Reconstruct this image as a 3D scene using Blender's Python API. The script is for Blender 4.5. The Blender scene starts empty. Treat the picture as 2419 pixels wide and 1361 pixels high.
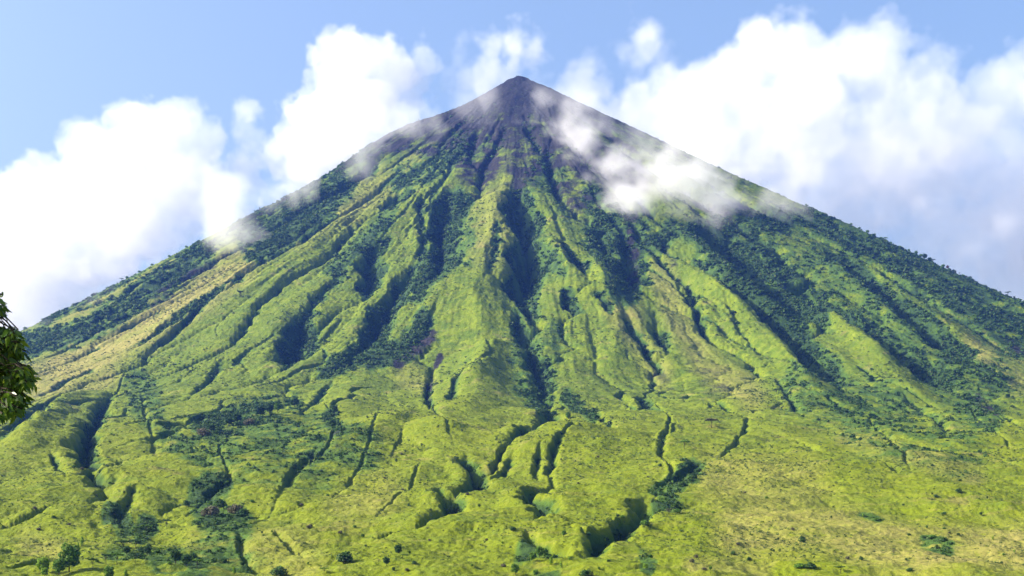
import bpy, math, random
import numpy as np
sc = bpy.context.scene
COL = sc.collection
R = math.radians
rng = np.random.default_rng(7)
random.seed(7)

# ------------------------------------------------------------------ camera, sky, sun
FOC, CU, HV = 3323.0, 1209.5, 1330.0           # focal length, centre column and horizon row, in photo pixels
cam = bpy.data.cameras.new("Camera"); camo = bpy.data.objects.new("Camera", cam); COL.objects.link(camo)
cam.sensor_width = 36.0; cam.lens = 36.0*FOC/2419.0
camo.location = (0, 0, 0); camo.rotation_euler = (R(90), 0, 0)
cam.shift_y = (HV-680.5)/2419.0
cam.clip_start = 0.2; cam.clip_end = 60000
sc.camera = camo

SUN_EL, SUN_AZ = 29.0, 5.0                     # height of the sun; degrees towards the viewer from due left
s_dir = np.array([-math.cos(R(SUN_EL))*math.cos(R(SUN_AZ)), -math.cos(R(SUN_EL))*math.sin(R(SUN_AZ)), math.sin(R(SUN_EL))])
world = bpy.data.worlds.new("World"); sc.world = world; world.use_nodes = True
wt = world.node_tree; bg = wt.nodes["Background"]
sky = wt.nodes.new("ShaderNodeTexSky"); sky.sky_type = 'NISHITA'; sky.sun_disc = False
sky.sun_elevation = R(SUN_EL)
sky.sun_rotation = math.atan2(s_dir[0], s_dir[1])
sky.air_density = 1.2; sky.dust_density = 10.0; sky.ozone_density = 3.6; sky.altitude = 600
wt.links.new(sky.outputs[0], bg.inputs[0]); bg.inputs[1].default_value = 0.135
sl = bpy.data.lights.new("Sun", 'SUN'); slo = bpy.data.objects.new("Sun", sl); COL.objects.link(slo)
sl.energy = 5.0; sl.angle = R(0.5); sl.color = (1.0, 0.91, 0.75)
from mathutils import Vector
slo.rotation_euler = Vector(s_dir).to_track_quat('Z', 'Y').to_euler()
sc.view_settings.view_transform = 'Standard'; sc.view_settings.look = 'None'
sc.view_settings.gamma = 1; sc.view_settings.use_curve_mapping = False
sc.view_settings.exposure = 1.27
cy = sc.cycles if hasattr(sc, "cycles") else None
sc.render.engine = 'CYCLES'
cy = sc.cycles
cy.max_bounces = 18; cy.diffuse_bounces = 1; cy.volume_bounces = 16; cy.transparent_max_bounces = 16; cy.transmission_bounces = 4
cy.use_denoising = True; cy.denoiser = 'OPENIMAGEDENOISE'; cy.denoising_input_passes = 'RGB_ALBEDO_NORMAL'; cy.denoising_prefilter = 'ACCURATE'
cy.use_adaptive_sampling = True; cy.adaptive_threshold = 0.02
cy.volume_step_rate = 1.0; cy.volume_preview_step_rate = 1.0; cy.volume_max_steps = 512

# ------------------------------------------------------------------ helpers
def tag(o, label=None, cat=None, group=None, kind=None):
    for k, v in (("label", label), ("category", cat), ("group", group), ("kind", kind)):
        if v: o[k] = v
    return o

def mesh_obj(name, verts, faces, mat, parent=None, attrs=None, smooth=False, loops=None):
    """verts (n,3); faces (m,k) array of one face size"""
    me = bpy.data.meshes.new(name)
    V = np.asarray(verts, np.float32); F = np.asarray(faces, np.int32)
    m, k = F.shape
    me.vertices.add(len(V)); me.vertices.foreach_set("co", V.ravel())
    me.loops.add(m*k); me.loops.foreach_set("vertex_index", F.ravel())
    me.polygons.add(m); me.polygons.foreach_set("loop_start", np.arange(0, m*k, k, dtype=np.int32))
    if smooth: me.polygons.foreach_set("use_smooth", np.ones(m, bool))
    for an, av in (attrs or {}).items():
        a = me.attributes.new(an, 'FLOAT', 'POINT'); a.data.foreach_set("value", np.asarray(av, np.float32).ravel())
    me.update(calc_edges=True)
    mats = mat if isinstance(mat, (list, tuple)) else [mat]
    for mm in mats: me.materials.append(mm)
    o = bpy.data.objects.new(name, me); COL.objects.link(o)
    if parent: o.parent = parent
    return o

def _h(ix, iy, seed):
    h = (ix.astype(np.int64)*374761393 + iy.astype(np.int64)*668265263 + seed*2147483629) & 0xffffffff
    h = ((h ^ (h >> 13))*1274126177) & 0xffffffff
    return (h ^ (h >> 16)) & 0xffffffff
def perlin(x, y, seed=0):
    x = np.asarray(x, np.float64); y = np.asarray(y, np.float64)
    x0 = np.floor(x); y0 = np.floor(y); fx = x-x0; fy = y-y0
    ix = x0.astype(np.int64); iy = y0.astype(np.int64)
    u = fx*fx*fx*(fx*(fx*6-15)+10); v = fy*fy*fy*(fy*(fy*6-15)+10)
    def g(dx, dy):
        a = _h(ix+dx, iy+dy, seed).astype(np.float64)*(2*math.pi/4294967296.0)
        return np.cos(a)*(fx-dx) + np.sin(a)*(fy-dy)
    n0 = g(0,0); n0 += u*(g(1,0)-n0)
    n1 = g(0,1); n1 += u*(g(1,1)-n1)
    return (n0 + v*(n1-n0))*1.5
def fbm(x, y, seed=0, oc=4, gain=0.5):
    t = 0; a = 1.0
    for k in range(oc):
        t = t + a*perlin(x*2**k+17.3*k, y*2**k-9.1*k, seed+k); a *= gain
    return t
def sstep(a, b, x):
    t = np.clip((x-a)/(b-a), 0, 1); return t*t*(3-2*t)

# ------------------------------------------------------------------ the mountain: form
PX, PY, PZ = 20.0, 4500.0, 1560.0               # the summit
R_KN = np.array([0, 30, 120, 700, 1500, 1950, 2250, 2600, 3100, 3700, 3950, 4120, 4300, 4450, 4700, 7000, 20000.])
Z_KN = np.array([0, -15, -68, -428, -900, -1145, -1265, -1352, -1437, -1538, -1572, -1596, -1601, -1590, -1567, -1600, -1700.])
def base_z(x, y):
    dx = x-PX; dy = y-PY
    r = np.hypot(dx, dy)
    th = np.arctan2(dx, -dy)                    # 0 towards the viewer, + to the right
    # flanks: the left a touch steeper, the right a touch gentler
    k = 1 + 0.05*np.exp(-((th+1.05)/0.5)**2) - 0.045*np.exp(-((th-1.05)/0.5)**2)
    z = PZ + np.interp(r*k, R_KN, Z_KN)
    # crater shoulder on the left rim
    z = z + 38*np.exp(-((dx+420)/170)**2 - ((dy+150)/260)**2)
    z = z - 14*np.exp(-((dx+200)/120)**2 - ((dy+40)/160)**2)
    return z
_DS = np.concatenate([np.arange(560, 4600, 2.0)])
def unproject(u, v):
    t = (u-CU)/FOC; e = (HV-v)/FOC
    zz = base_z(t*_DS, _DS)
    hit = np.nonzero(zz >= e*_DS)[0]
    d = _DS[hit[0]] if len(hit) else 3300.0
    return t*d, d
def smooth_line(P, n=6):
    P = np.asarray(P, float)
    if len(P) < 3: return P
    out = []
    Q = np.vstack([2*P[0]-P[1], P, 2*P[-1]-P[-2]])
    for i in range(1, len(Q)-2):
        for k in range(n):
            t = k/n
            out.append(0.5*((2*Q[i]) + (-Q[i-1]+Q[i+1])*t + (2*Q[i-1]-5*Q[i]+4*Q[i+1]-Q[i+2])*t*t + (-Q[i-1]+3*Q[i]-3*Q[i+1]+Q[i+2])*t**3))
    out.append(P[-1]); return np.array(out)

# gullies: (steep left-wall width m, right-wall width factor, depth factor, points in photo pixels from top to bottom)
GUL = [
 (58, 1.1, 1.1, [(283,905),(262,940),(235,985),(212,1040),(203,1075),(222,1110),(247,1160),(225,1185),(210,1215),(212,1240),(195,1268),(150,1285),(118,1292)]),
 (36, 1.6, 1.15, [(200,925),(150,950),(100,975),(55,1010),(20,1050),(-40,1090)]),
 (14, 1.6, 1.1, [(120,1068),(138,1105),(150,1130),(165,1155)]),
 (22, 2.0, 1.1, [(95,1325),(60,1340),(0,1350),(-60,1358)]),
 (50, 1.1, 1.3, [(1215,405),(1228,480),(1240,540),(1252,600),(1250,650),(1232,690),(1245,725),(1262,770),(1275,820)]),
 (26, 1.6, 1.1, [(1205,700),(1212,740),(1235,800),(1262,855),(1280,900),(1288,950),(1310,975)]),
 (40, 1.4, 1.2, [(735,720),(712,770),(698,820),(682,870),(668,893)]),
 (38, 1.6, 1.15, [(1010,590),(960,655),(915,715),(890,770),(850,830),(800,885)]),
 (14, 1.4, 1.15, [(1003,440),(998,490),(996,530),(1003,575),(990,620),(984,655),(986,690)]),
 (34, 1.4, 1.15, [(965,445),(930,478),(893,508)]),
 (30, 1.4, 1.1, [(935,555),(905,580),(880,605),(876,660),(866,720)]),
 (40, 1.5, 1.0, [(1085,420),(1060,470),(1046,540),(1050,600),(1045,650),(1010,690),(960,725)]),
 (16, 1.6, 1.0, [(832,640),(790,672),(755,700),(722,755),(705,790)]),
 (30, 1.6, 1.0, [(1010,325),(940,360),(880,388),(835,425),(760,475),(690,515),(600,550)]),
 (18, 1.6, 1.0, [(605,628),(560,680),(500,715),(455,755),(420,790),(370,825),(330,850),(302,870)]),
 (14, 1.6, 1.0, [(490,690),(455,722),(430,748),(380,790),(300,835),(268,852)]),
 (12, 1.8, 1.0, [(400,720),(330,755),(250,800)]),
 (12, 1.8, 1.0, [(250,860),(190,885),(150,900),(110,930)]),
 (26, 1.6, 1.0, [(480,600),(420,640),(350,690),(270,735),(200,780),(120,820),(50,850)]),
 (26, 1.6, 1.0, [(470,545),(400,590),(330,635),(250,685),(160,735),(90,770),(30,800)]),
 (20, 1.3, 1.2, [(1325,690),(1345,730),(1360,750),(1380,775)]),
 (14, 1.4, 1.1, [(1405,710),(1425,740),(1452,780)]),
 (20, 1.5, 1.0, [(1300,560),(1340,600),(1375,650),(1395,700)]),
 (30, 1.6, 0.9, [(1470,540),(1485,590),(1492,650),(1478,710)]),
 (18, 1.5, 1.0, [(1540,770),(1560,800),(1585,845)]),
 (16, 1.6, 0.9, [(1470,740),(1490,790),(1540,850),(1585,900)]),
 (40, 1.7, 1.15, [(1560,560),(1640,620),(1700,668),(1760,715),(1830,768),(1890,825),(1935,880),(1985,925),(2025,965)]),
 (62, 1.6, 1.0, [(1640,505),(1700,570),(1760,628),(1830,690),(1900,745),(1960,795),(2000,830)]),
 (48, 1.6, 1.1, [(1780,590),(1880,665),(1960,730),(2040,790),(2120,845),(2200,900),(2262,942)]),
 (44, 1.6, 1.0, [(1900,560),(1980,612),(2060,675),(2130,735),(2200,790),(2280,850),(2350,905)]),
 (20, 1.6, 1.1, [(2050,620),(2130,678),(2250,750),(2340,808),(2430,860)]),
 (36, 1.6, 1.0, [(1850,470),(1960,535),(2050,585),(2150,645),(2250,700),(2350,755),(2430,800)]),
 (46, 1.4, 1.2, [(1560,1180),(1530,1190),(1515,1218),(1500,1238),(1450,1265),(1405,1300),(1370,1320),(1330,1332),(1290,1350)]),
 (24, 1.4, 1.15, [(1662,1095),(1640,1115),(1612,1130),(1600,1145),(1560,1155),(1560,1175)]),
 (12, 1.4, 1.15, [(1597,990),(1592,1010),(1570,1028),(1563,1050),(1565,1080),(1590,1105),(1605,1128)]),
 (42, 1.3, 1.2, [(1098,1068),(1118,1095),(1138,1120),(1115,1150),(1085,1172),(1060,1185)]),
 (46, 1.3, 1.2, [(1040,1145),(1072,1195),(1045,1230),(1010,1250),(960,1262)]),
 (16, 1.5, 1.1, [(1215,1068),(1190,1100),(1150,1125)]),
 (16, 1.4, 1.1, [(1345,1040),(1312,1072),(1300,1105),(1306,1140)]),
 (14, 1.4, 1.1, [(1282,1065),(1266,1090),(1272,1130)]),
 (40, 1.5, 1.0, [(1312,970),(1282,1005),(1250,1035),(1205,1055),(1175,1075)]),
 (44, 1.3, 1.15, [(1318,1140),(1270,1165),(1258,1190),(1290,1222),(1262,1250)]),
 (22, 1.4, 1.1, [(1305,1205),(1318,1225)]),
 (26, 1.3, 1.25, [(1520,925),(1530,950),(1537,975)]),
 (12, 1.3, 1.2, [(1478,945),(1495,960),(1518,978)]),
 (14, 1.5, 1.1, [(1355,955),(1400,978),(1450,1010),(1485,1022)]),
 (30, 1.4, 1.2, [(1240,1265),(1262,1285),(1320,1310),(1340,1330)]),
 (14, 1.5, 1.1, [(1035,840),(1018,880),(1012,920),(1012,960),(1040,1010)]),
 (14, 1.8, 1.1, [(2080,1095),(2120,1120),(2155,1138)]),
 (12, 1.8, 1.1, [(1880,1030),(1915,1060),(1948,1086)]),
 (10, 1.5, 1.1, [(536,840),(510,880),(480,915),(438,955)]),
 (10, 1.8, 1.0, [(575,840),(550,875)]),
 (20, 1.5, 1.0, [(545,1130),(510,1150),(470,1170)]),
 (20, 1.4, 1.1, [(330,1140),(290,1205),(300,1240)]),
 (14, 1.6, 1.0, [(800,885),(760,930),(700,1000)]),
 (14, 1.6, 1.0, [(760,1060),(700,1110),(640,1190)]),
 (14, 1.8, 1.1, [(1180,520),(1172,600),(1160,660),(1140,720)]),
 (14, 1.5, 1.1, [(1290,330),(1300,400),(1320,470),(1350,520)]),
 (14, 1.5, 1.1, [(1130,300),(1118,350),(1112,400)]),
 (12, 1.5, 1.1, [(1240,260),(1255,320),(1290,380)]),
 (14, 1.6, 1.0, [(1110,860),(1075,930),(1060,985)]),
 (12, 1.6, 1.0, [(1700,700),(1740,770),(1800,850),(1850,900)]),
 (12, 1.6, 1.0, [(1620,640),(1650,740),(1700,840)]),
 (12, 1.6, 1.0, [(2330,960),(2370,990),(2419,1020)]),
 (18, 1.6, 1.1, [(2130,930),(2200,985),(2260,1030)]),
 (14, 1.6, 1.1, [(1830,905),(1870,960),(1900,990)]),
 (14, 1.8, 1.0, [(640,1250),(700,1290),(760,1330)]),
 (14, 1.8, 1.0, [(560,1240),(575,1290),(600,1340)]),
 (12, 1.8, 1.0, [(2180,1255),(2230,1275),(2260,1290)]),
]
# crests: (half width m, height m, points)
RIDGE = [
 (75, 30, [(1165,440),(1172,560),(1150,650),(1120,720),(1150,780),(1200,830)]),
 (45, 22, [(1205,815),(1150,870),(1085,945)]),
 (60, 20, [(880,465),(760,580),(640,690),(480,830),(330,880)]),
 (45, 20, [(1080,690),(1130,760),(1140,880),(1100,1000)]),
 (40, 18, [(1400,600),(1440,740),(1455,860),(1440,900)]),
 (55, 22, [(1620,600),(1720,740),(1860,860),(1960,980)]),
 (55, 22, [(1920,700),(2020,810),(2110,900),(2180,960)]),
 (55, 18, [(2100,700),(2250,830),(2400,930)]),
 (40, 22, [(290,905),(150,960),(60,1060),(0,1120)]),
 (50, 14, [(1290,1080),(1350,1030),(1450,1040)]),
 (60, 16, [(760,1080),(900,1020),(1000,1000),(1070,1070)]),
 (40, 16, [(1290,560),(1370,700),(1410,760)]),
 (40, 12, [(960,880),(860,900),(760,990)]),
]

# narrow ravines that join them into long winding courses
CHAIN = [
 (13, 1.5, 1.2, [(1245,725),(1262,770),(1280,830),(1292,900),(1300,960),(1280,1005),(1235,1040),(1180,1075),(1150,1120),(1110,1155),(1080,1180),(1060,1225),(1010,1252),(950,1268),(880,1290),(820,1330),(760,1358)]),
 (11, 1.5, 1.2, [(1500,860),(1540,930),(1580,985),(1570,1030),(1565,1080),(1590,1120),(1575,1150),(1560,1180),(1515,1215),(1490,1245),(1400,1300),(1335,1335),(1270,1362)]),
 (10, 1.5, 1.1, [(1400,985),(1350,1035),(1312,1072),(1302,1110),(1305,1145),(1268,1168),(1262,1192),(1285,1222),(1262,1250),(1262,1285),(1330,1325)]),
 (10, 1.5, 1.1, [(430,745),(360,815),(305,868),(283,905),(235,985),(203,1075),(245,1160),(212,1230),(150,1285),(90,1300),(30,1335),(-30,1352)]),
 (9, 1.6, 1.1, [(1012,960),(1040,1010),(1075,1060),(1100,1075)]), (8, 1.6, 1.1, [(700,895),(740,950),(800,1000),(780,1060),(700,1110),(640,1190),(560,1240),(590,1300),(620,1360)]),
 (8, 1.6, 1.1, [(560,1000),(520,1060),(545,1130),(490,1165),(430,1200),(330,1250),(250,1290)]), (9, 1.6, 1.1, [(1662,1095),(1720,1060),(1760,1010),(1770,960)]),
 (8, 1.6, 1.1, [(2025,965),(2080,1010),(2130,1070),(2160,1130),(2230,1180)]),
 (7, 1.6, 1.0, [(2262,942),(2320,1000),(2380,1050),(2440,1100)]), (7, 1.6, 1.0, [(900,960),(880,1040),(840,1110),(760,1180),(700,1250)]),
 (7, 1.6, 1.0, [(1000,1080),(960,1150),(900,1200),(860,1240)]), (7, 1.6, 1.0, [(330,900),(350,1000),(370,1090),(330,1150)]),
]
_rr = random.Random(11)
RILL = []
def rill(th, r, ln, wd, wander):
    P = []; st = 70.0 if r < 1900 else 45.0
    while ln > 0:
        P.append((PX+r*math.sin(th), PY-r*math.cos(th))); th += _rr.gauss(0, wander)*st/max(r, 300); r += st; ln -= st
    if len(P) > 2 and all(p[1] > 600 for p in P): RILL.append((wd, 1.5, _rr.uniform(.8, 1.15), np.array(P)))
for k in range(110):
    r0 = _rr.uniform(120, 1500); rill(_rr.uniform(-1.45, 1.45), r0, _rr.uniform(350, 1300), _rr.uniform(5, 13)*min(1, r0/500+.5), .10)
for k in range(90):
    rill(_rr.uniform(-1.0, 1.0), _rr.uniform(1750, 2900), _rr.uniform(250, 1000), _rr.uniform(3, 8.5), .42)

# grid: columns by direction x/y, rows by distance
tc = np.concatenate([np.linspace(-1.3, -0.48, 60)[:-1], np.linspace(-0.48, 0.48, 1500), np.linspace(0.48, 1.3, 60)[1:]])
dr = [560.0]
while dr[-1] < 4640: dr.append(dr[-1] + 0.6 + dr[-1]*0.00068)
dr += list(np.linspace(4680, 6400, 40))
dr = np.array(dr)
COURSE = []
for (w, rf, dep, pts) in GUL+CHAIN:
    P = smooth_line([unproject(*p) for p in pts])
    COURSE.append(((0.86 if P[:,1].mean() < 2100 else 1.08)*w*np.median(P[:,1])/FOC, rf, dep*(1.3 if pts[0][0] > 1600 and pts[0][1] < 700 else 1.0), P))
COURSE += RILL
def form(X, Y):
    """height of the slope: flutes, hummocks, crests and gullies on the plain cone; also how deep it is cut"""
    B = base_z(X, Y); RAD = np.hypot(X-PX, Y-PY); TH = np.arctan2(X-PX, -(Y-PY))
    # flutes running down from the summit, bent by broad noise
    wx = fbm(X/420, Y/420, 3, 3); 
    thw = TH + 0.009*wx*np.clip(RAD/900, .2, 1.4)
    lr = RAD/620.0
    cone = sstep(2750, 1900, RAD)*sstep(60, 420, RAD)
    n1 = perlin(thw*11, lr*0.9, 11); n2 = perlin(thw*25, lr*1.2+5, 12); n3 = perlin(thw*58, lr*1.9+9, 13); n4 = perlin(thw*120, lr*3.2, 14)*perlin(X/120, Y/160, 15)*2
    amp = np.clip(RAD/1300, 0.12, 1.15)
    n5 = perlin(thw*230, lr*4.5, 16)
    rough = 0.25+0.75*sstep(-.35, .35, perlin(thw*7+3, lr*1.1, 17))
    Z = B + cone*amp*(16*n1 + rough*(9*(np.abs(n2)-0.32) + 6*(np.abs(n3)-0.32)) + (0.3+0.6*rough)*(2.6*n4 + 1.5*n5))
    # hummocky apron
    apr = sstep(1900, 2700, RAD)*sstep(7200, 6000, RAD)
    hum = fbm(X/260, Y/330, 21, 3)
    Z += apr*(7*hum + 6*(np.abs(perlin(X/110+0.3*wx, Y/170, 25))-0.3) + 2.6*fbm(X/46, Y/60, 27, 3))
    Z += 1.6*fbm(X/38, Y/38, 31, 4)*sstep(40, 300, RAD) + 3.2*fbm(X/30, Y/30, 33, 4, .6)*sstep(620, 250, RAD)*sstep(0, 40, RAD)
    for (w, h, pts) in RIDGE:
        P = smooth_line([unproject(*p) for p in pts])
        sel = np.nonzero((X > P[:,0].min()-3*w) & (X < P[:,0].max()+3*w) & (Y > P[:,1].min()-3*w) & (Y < P[:,1].max()+3*w))
        xs = X[sel]; ys = Y[sel]; best = np.full(xs.shape, 1e9); ss = np.zeros(xs.shape)
        L = np.concatenate([[0], np.cumsum(np.hypot(*np.diff(P, axis=0).T))]); 
        for i in range(len(P)-1):
            a = P[i]; b = P[i+1]-a; l2 = (b@b)+1e-9
            t = np.clip(((xs-a[0])*b[0]+(ys-a[1])*b[1])/l2, 0, 1)
            q = np.hypot(xs-a[0]-t*b[0], ys-a[1]-t*b[1]); m = q < best
            best[m] = q[m]; ss[m] = (L[i]+t*math.sqrt(l2))[m]/L[-1]
        Z[sel] += h*np.exp(-(best/w)**1.4)*sstep(0, .2, ss)*sstep(1, .75, ss)
    JX = 7*perlin(X/34, Y/50, 41) + 4*perlin(X/13, Y/20, 42) + 1.8*perlin(X/5, Y/8, 44); JY = 14*perlin(X/40, Y/60, 43)
    CARVE = np.zeros_like(Z)
    for gi, (w, rf, dep, pts) in enumerate(COURSE):
        P = pts
        m0 = 3.2*w+30
        sel = np.nonzero((X > P[:,0].min()-m0) & (X < P[:,0].max()+m0) & (Y > P[:,1].min()-m0) & (Y < P[:,1].max()+m0))
        k = min(1.0, w/15)
        xs = X[sel]+k*JX[sel]; ys = Y[sel]+k*JY[sel]; best = np.full(xs.shape, 1e9); ss = np.zeros(xs.shape); sg = np.zeros(xs.shape)
        L = np.concatenate([[0], np.cumsum(np.hypot(*np.diff(P, axis=0).T))])
        for i in range(len(P)-1):
            a = P[i]; b = P[i+1]-a; l2 = (b@b)+1e-9
            t = np.clip(((xs-a[0])*b[0]+(ys-a[1])*b[1])/l2, 0, 1)
            ex = xs-a[0]-t*b[0]; ey = ys-a[1]-t*b[1]
            q = np.hypot(ex, ey); m = q < best
            best[m] = q[m]; ss[m] = (L[i]+t*math.sqrt(l2))[m]/L[-1]
            # which side: + is the sunless (left) wall, seen walking down the slope
            sd = -(b[0]*ey-b[1]*ex)
            sd = sd if b[1] < 0 else -sd
            left = (b[1]*(xs-a[0])-b[0]*(ys-a[1]))*(1 if b[1] > 0 else -1) < 0
            sg[m] = np.where(left, 1.0, -1.0)[m]
        end = sstep(0, .25, ss)*sstep(1, .62, ss)
        wm = w*(0.30+0.70*end)*(1+0.55*perlin(ss*L[-1]/(2.6*w)+gi*7.1, ss*0+gi, 45))
        wl = np.where(sg > 0, wm, wm*rf)
        prof = np.clip(1-best/wl, 0, 1)
        prof = np.where(sg > 0, np.clip(prof/0.75, 0, 1), prof**1.35)
        c = np.where(P[:,1].mean() < 2100, 1.15, 0.95)*dep*wm*prof*end
        lip = 0.16*dep*w*np.exp(-((best-1.35*w)/(0.55*w))**2)*(sg > 0)*end
        CARVE[sel] = np.maximum(CARVE[sel], c); Z[sel] += lip
    Z -= CARVE
    return Z, CARVE, thw, lr
T, D = np.meshgrid(tc, dr)
X = T*D; Y = D.copy()
B = base_z(X, Y)
core = (np.abs(T) < 0.5) & (D < 4700)
RAD = np.hypot(X-PX, Y-PY); TH = np.arctan2(X-PX, -(Y-PY))

# water: rain runs down the form and cuts a branching net of ravines (stream-power erosion on a grid fine near the viewer)
import heapq
def erode(t0, t1, d0, d1, st, rounds, K):
    ta = np.arange(t0, t1, st); la = np.arange(math.log(d0), math.log(d1), st); da = np.exp(la)
    XX, YY = np.meshgrid(ta, da); XX = XX*YY
    H0 = form(XX, YY)[0] + 3.5*fbm(XX/45, YY/45, 91, 4, 0.6); R_, C_ = H0.shape; N = R_*C_
    H = H0.copy(); cell = np.repeat(da*st, C_); area = (cell*cell).tolist(); dx = cell
    nb = (-1, 1, -C_, C_, -C_-1, -C_+1, C_-1, C_+1)
    edge = np.zeros((R_, C_), bool); edge[0] = edge[-1] = True; edge[:,0] = edge[:,-1] = True; edge = edge.ravel()
    seeds = np.nonzero(edge)[0].tolist()
    for it in range(rounds):
        h = H.ravel().tolist(); rec = [-1]*N; seen = edge.tolist(); order = []
        heap = [(h[i], i) for i in seeds]; heapq.heapify(heap); pop = heapq.heappop; push = heapq.heappush
        while heap:
            z, i = pop(heap); order.append(i)
            if rec[i] < 0 and edge[i]: 
                for o in nb:
                    j = i+o
                    if 0 <= j < N and not seen[j]: seen[j] = True; rec[j] = i; push(heap, (h[j] if h[j] > z else z+1e-4, j))
                continue
            for o in nb:
                j = i+o
                if not seen[j]: seen[j] = True; rec[j] = i; push(heap, (h[j] if h[j] > z else z+1e-4, j))
        A = area[:]
        for i in reversed(order):
            r = rec[i]
            if r >= 0: A[r] += A[i]
        F = (K*np.maximum(0, np.sqrt(np.array(A))-5*dx)/dx).tolist()
        for i in order:
            r = rec[i]
            if r >= 0 and h[i] > h[r]: f = F[i]; h[i] = (h[i]+f*h[r])/(1+f)
        H = np.array(h).reshape(R_, C_)
        P = np.pad(H, 1, mode='edge')
        H = H + 0.16*((P[:-2,1:-1]+P[2:,1:-1]+P[1:-1,:-2]+P[1:-1,2:])/4-H)
    dl = H-H0
    def blur(a, n):
        for ax in (0, 1):
            c = np.cumsum(np.pad(a, [(n+1, n) if k == ax else (0, 0) for k in (0, 1)], mode='edge'), axis=ax)
            a = (np.take(c, range(2*n+1, c.shape[ax]), ax)-np.take(c, range(0, c.shape[ax]-2*n-1), ax))/(2*n+1)
        return a
    return ta, la, dl - blur(blur(dl, 11), 11)
ET, EL, ED = erode(-0.54, 0.54, 565.0, 5150.0, 0.0030, 8, 0.030)
Z, CARVE, thw, lr = form(X, Y)
i_ = np.clip((np.log(dr)-EL[0])/0.003, 0, len(EL)-1.001); j_ = np.clip((tc-ET[0])/0.003, 0, len(ET)-1.001)
ia = i_.astype(int); ja = j_.astype(int); fi = (i_-ia)[:,None]; fj = (j_-ja)[None,:]
fi = fi*fi*(3-2*fi); fj = fj*fj*(3-2*fj)
RAVINE = (ED[ia][:,ja]*(1-fj)+ED[ia][:,ja+1]*fj)*(1-fi) + (ED[ia+1][:,ja]*(1-fj)+ED[ia+1][:,ja+1]*fj)*fi
RAVINE *= ((np.abs(T) < .535) & (D < 5100) & (D > 580))*sstep(60, 260, RAD)
RAVINE *= (0.62+0.25*sstep(-.1, .4, perlin(X/300, Y/400, 95)))*(1-0.55*sstep(2000, 2700, RAD)-0.35*sstep(2100, 2700, RAD)*sstep(.02, .14, T))
print("ravines", RAVINE.min(), RAVINE.max(), np.percentile(RAVINE, [1, 5, 50, 95, 99]))
Z = Z + RAVINE
wx = fbm(X/420, Y/420, 3, 3)
# small roughness: tussocks and bumps
near = sstep(3600, 1400, Y)
Z += core*sstep(20, 200, RAD)*(0.50*fbm(X/10, Y/12, 51, 3, 0.62) + near*(0.55*fbm(X/16, Y/4.5, 53, 2) + 0.35*perlin(X/3.0, Y/4.0, 55)) + (1-near)*1.1*fbm(X/6, Y/9, 57, 2, .7))
# the far side and the near valley stay quiet
nr, nc = Z.shape

def grid_at(A, x, y):
    t = np.clip(x/y, tc[0], tc[-1]-1e-6); d = np.clip(y, dr[0], dr[-1]-1e-6)
    j = np.clip(np.searchsorted(tc, t)-1, 0, nc-2); i = np.clip(np.searchsorted(dr, d)-1, 0, nr-2)
    a = (t-tc[j])/(tc[j+1]-tc[j]); b = (d-dr[i])/(dr[i+1]-dr[i])
    return (A[i,j]*(1-a)+A[i,j+1]*a)*(1-b) + (A[i+1,j]*(1-a)+A[i+1,j+1]*a)*b

# ------------------------------------------------------------------ what grows where (dry grass, scrub with gully shade painted in, bare ash), in world places
E = B/np.maximum(Y, 1)                            # elevation of the plain form: ties a place on the slope to a photo point
U = CU+FOC*T; V = HV-FOC*E
def patch(items, soft=1.0):
    """(weight, half width px, polyline) -> field on the slope"""
    A = np.zeros_like(Z)
    for (wgt, w, pts) in items:
        us = np.array([p[0] for p in pts], float); vs = np.array([p[1] for p in pts], float)
        sel = np.nonzero((U > us.min()-2.2*w) & (U < us.max()+2.2*w) & (V > vs.min()-2.2*w) & (V < vs.max()+2.2*w) & core)
        uu = U[sel]; vv = V[sel]; best = np.full(uu.shape, 1e9)
        if len(pts) == 1: best = np.hypot(uu-us[0], vv-vs[0])
        for i in range(len(pts)-1):
            bx = us[i+1]-us[i]; by = vs[i+1]-vs[i]
            t = np.clip(((uu-us[i])*bx+(vv-vs[i])*by)/(bx*bx+by*by), 0, 1)
            best = np.minimum(best, np.hypot(uu-us[i]-t*bx, vv-vs[i]-t*by))
        A[sel] = np.maximum(A[sel], wgt*np.clip(1.5-best/w, 0, 1))
    return A
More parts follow.
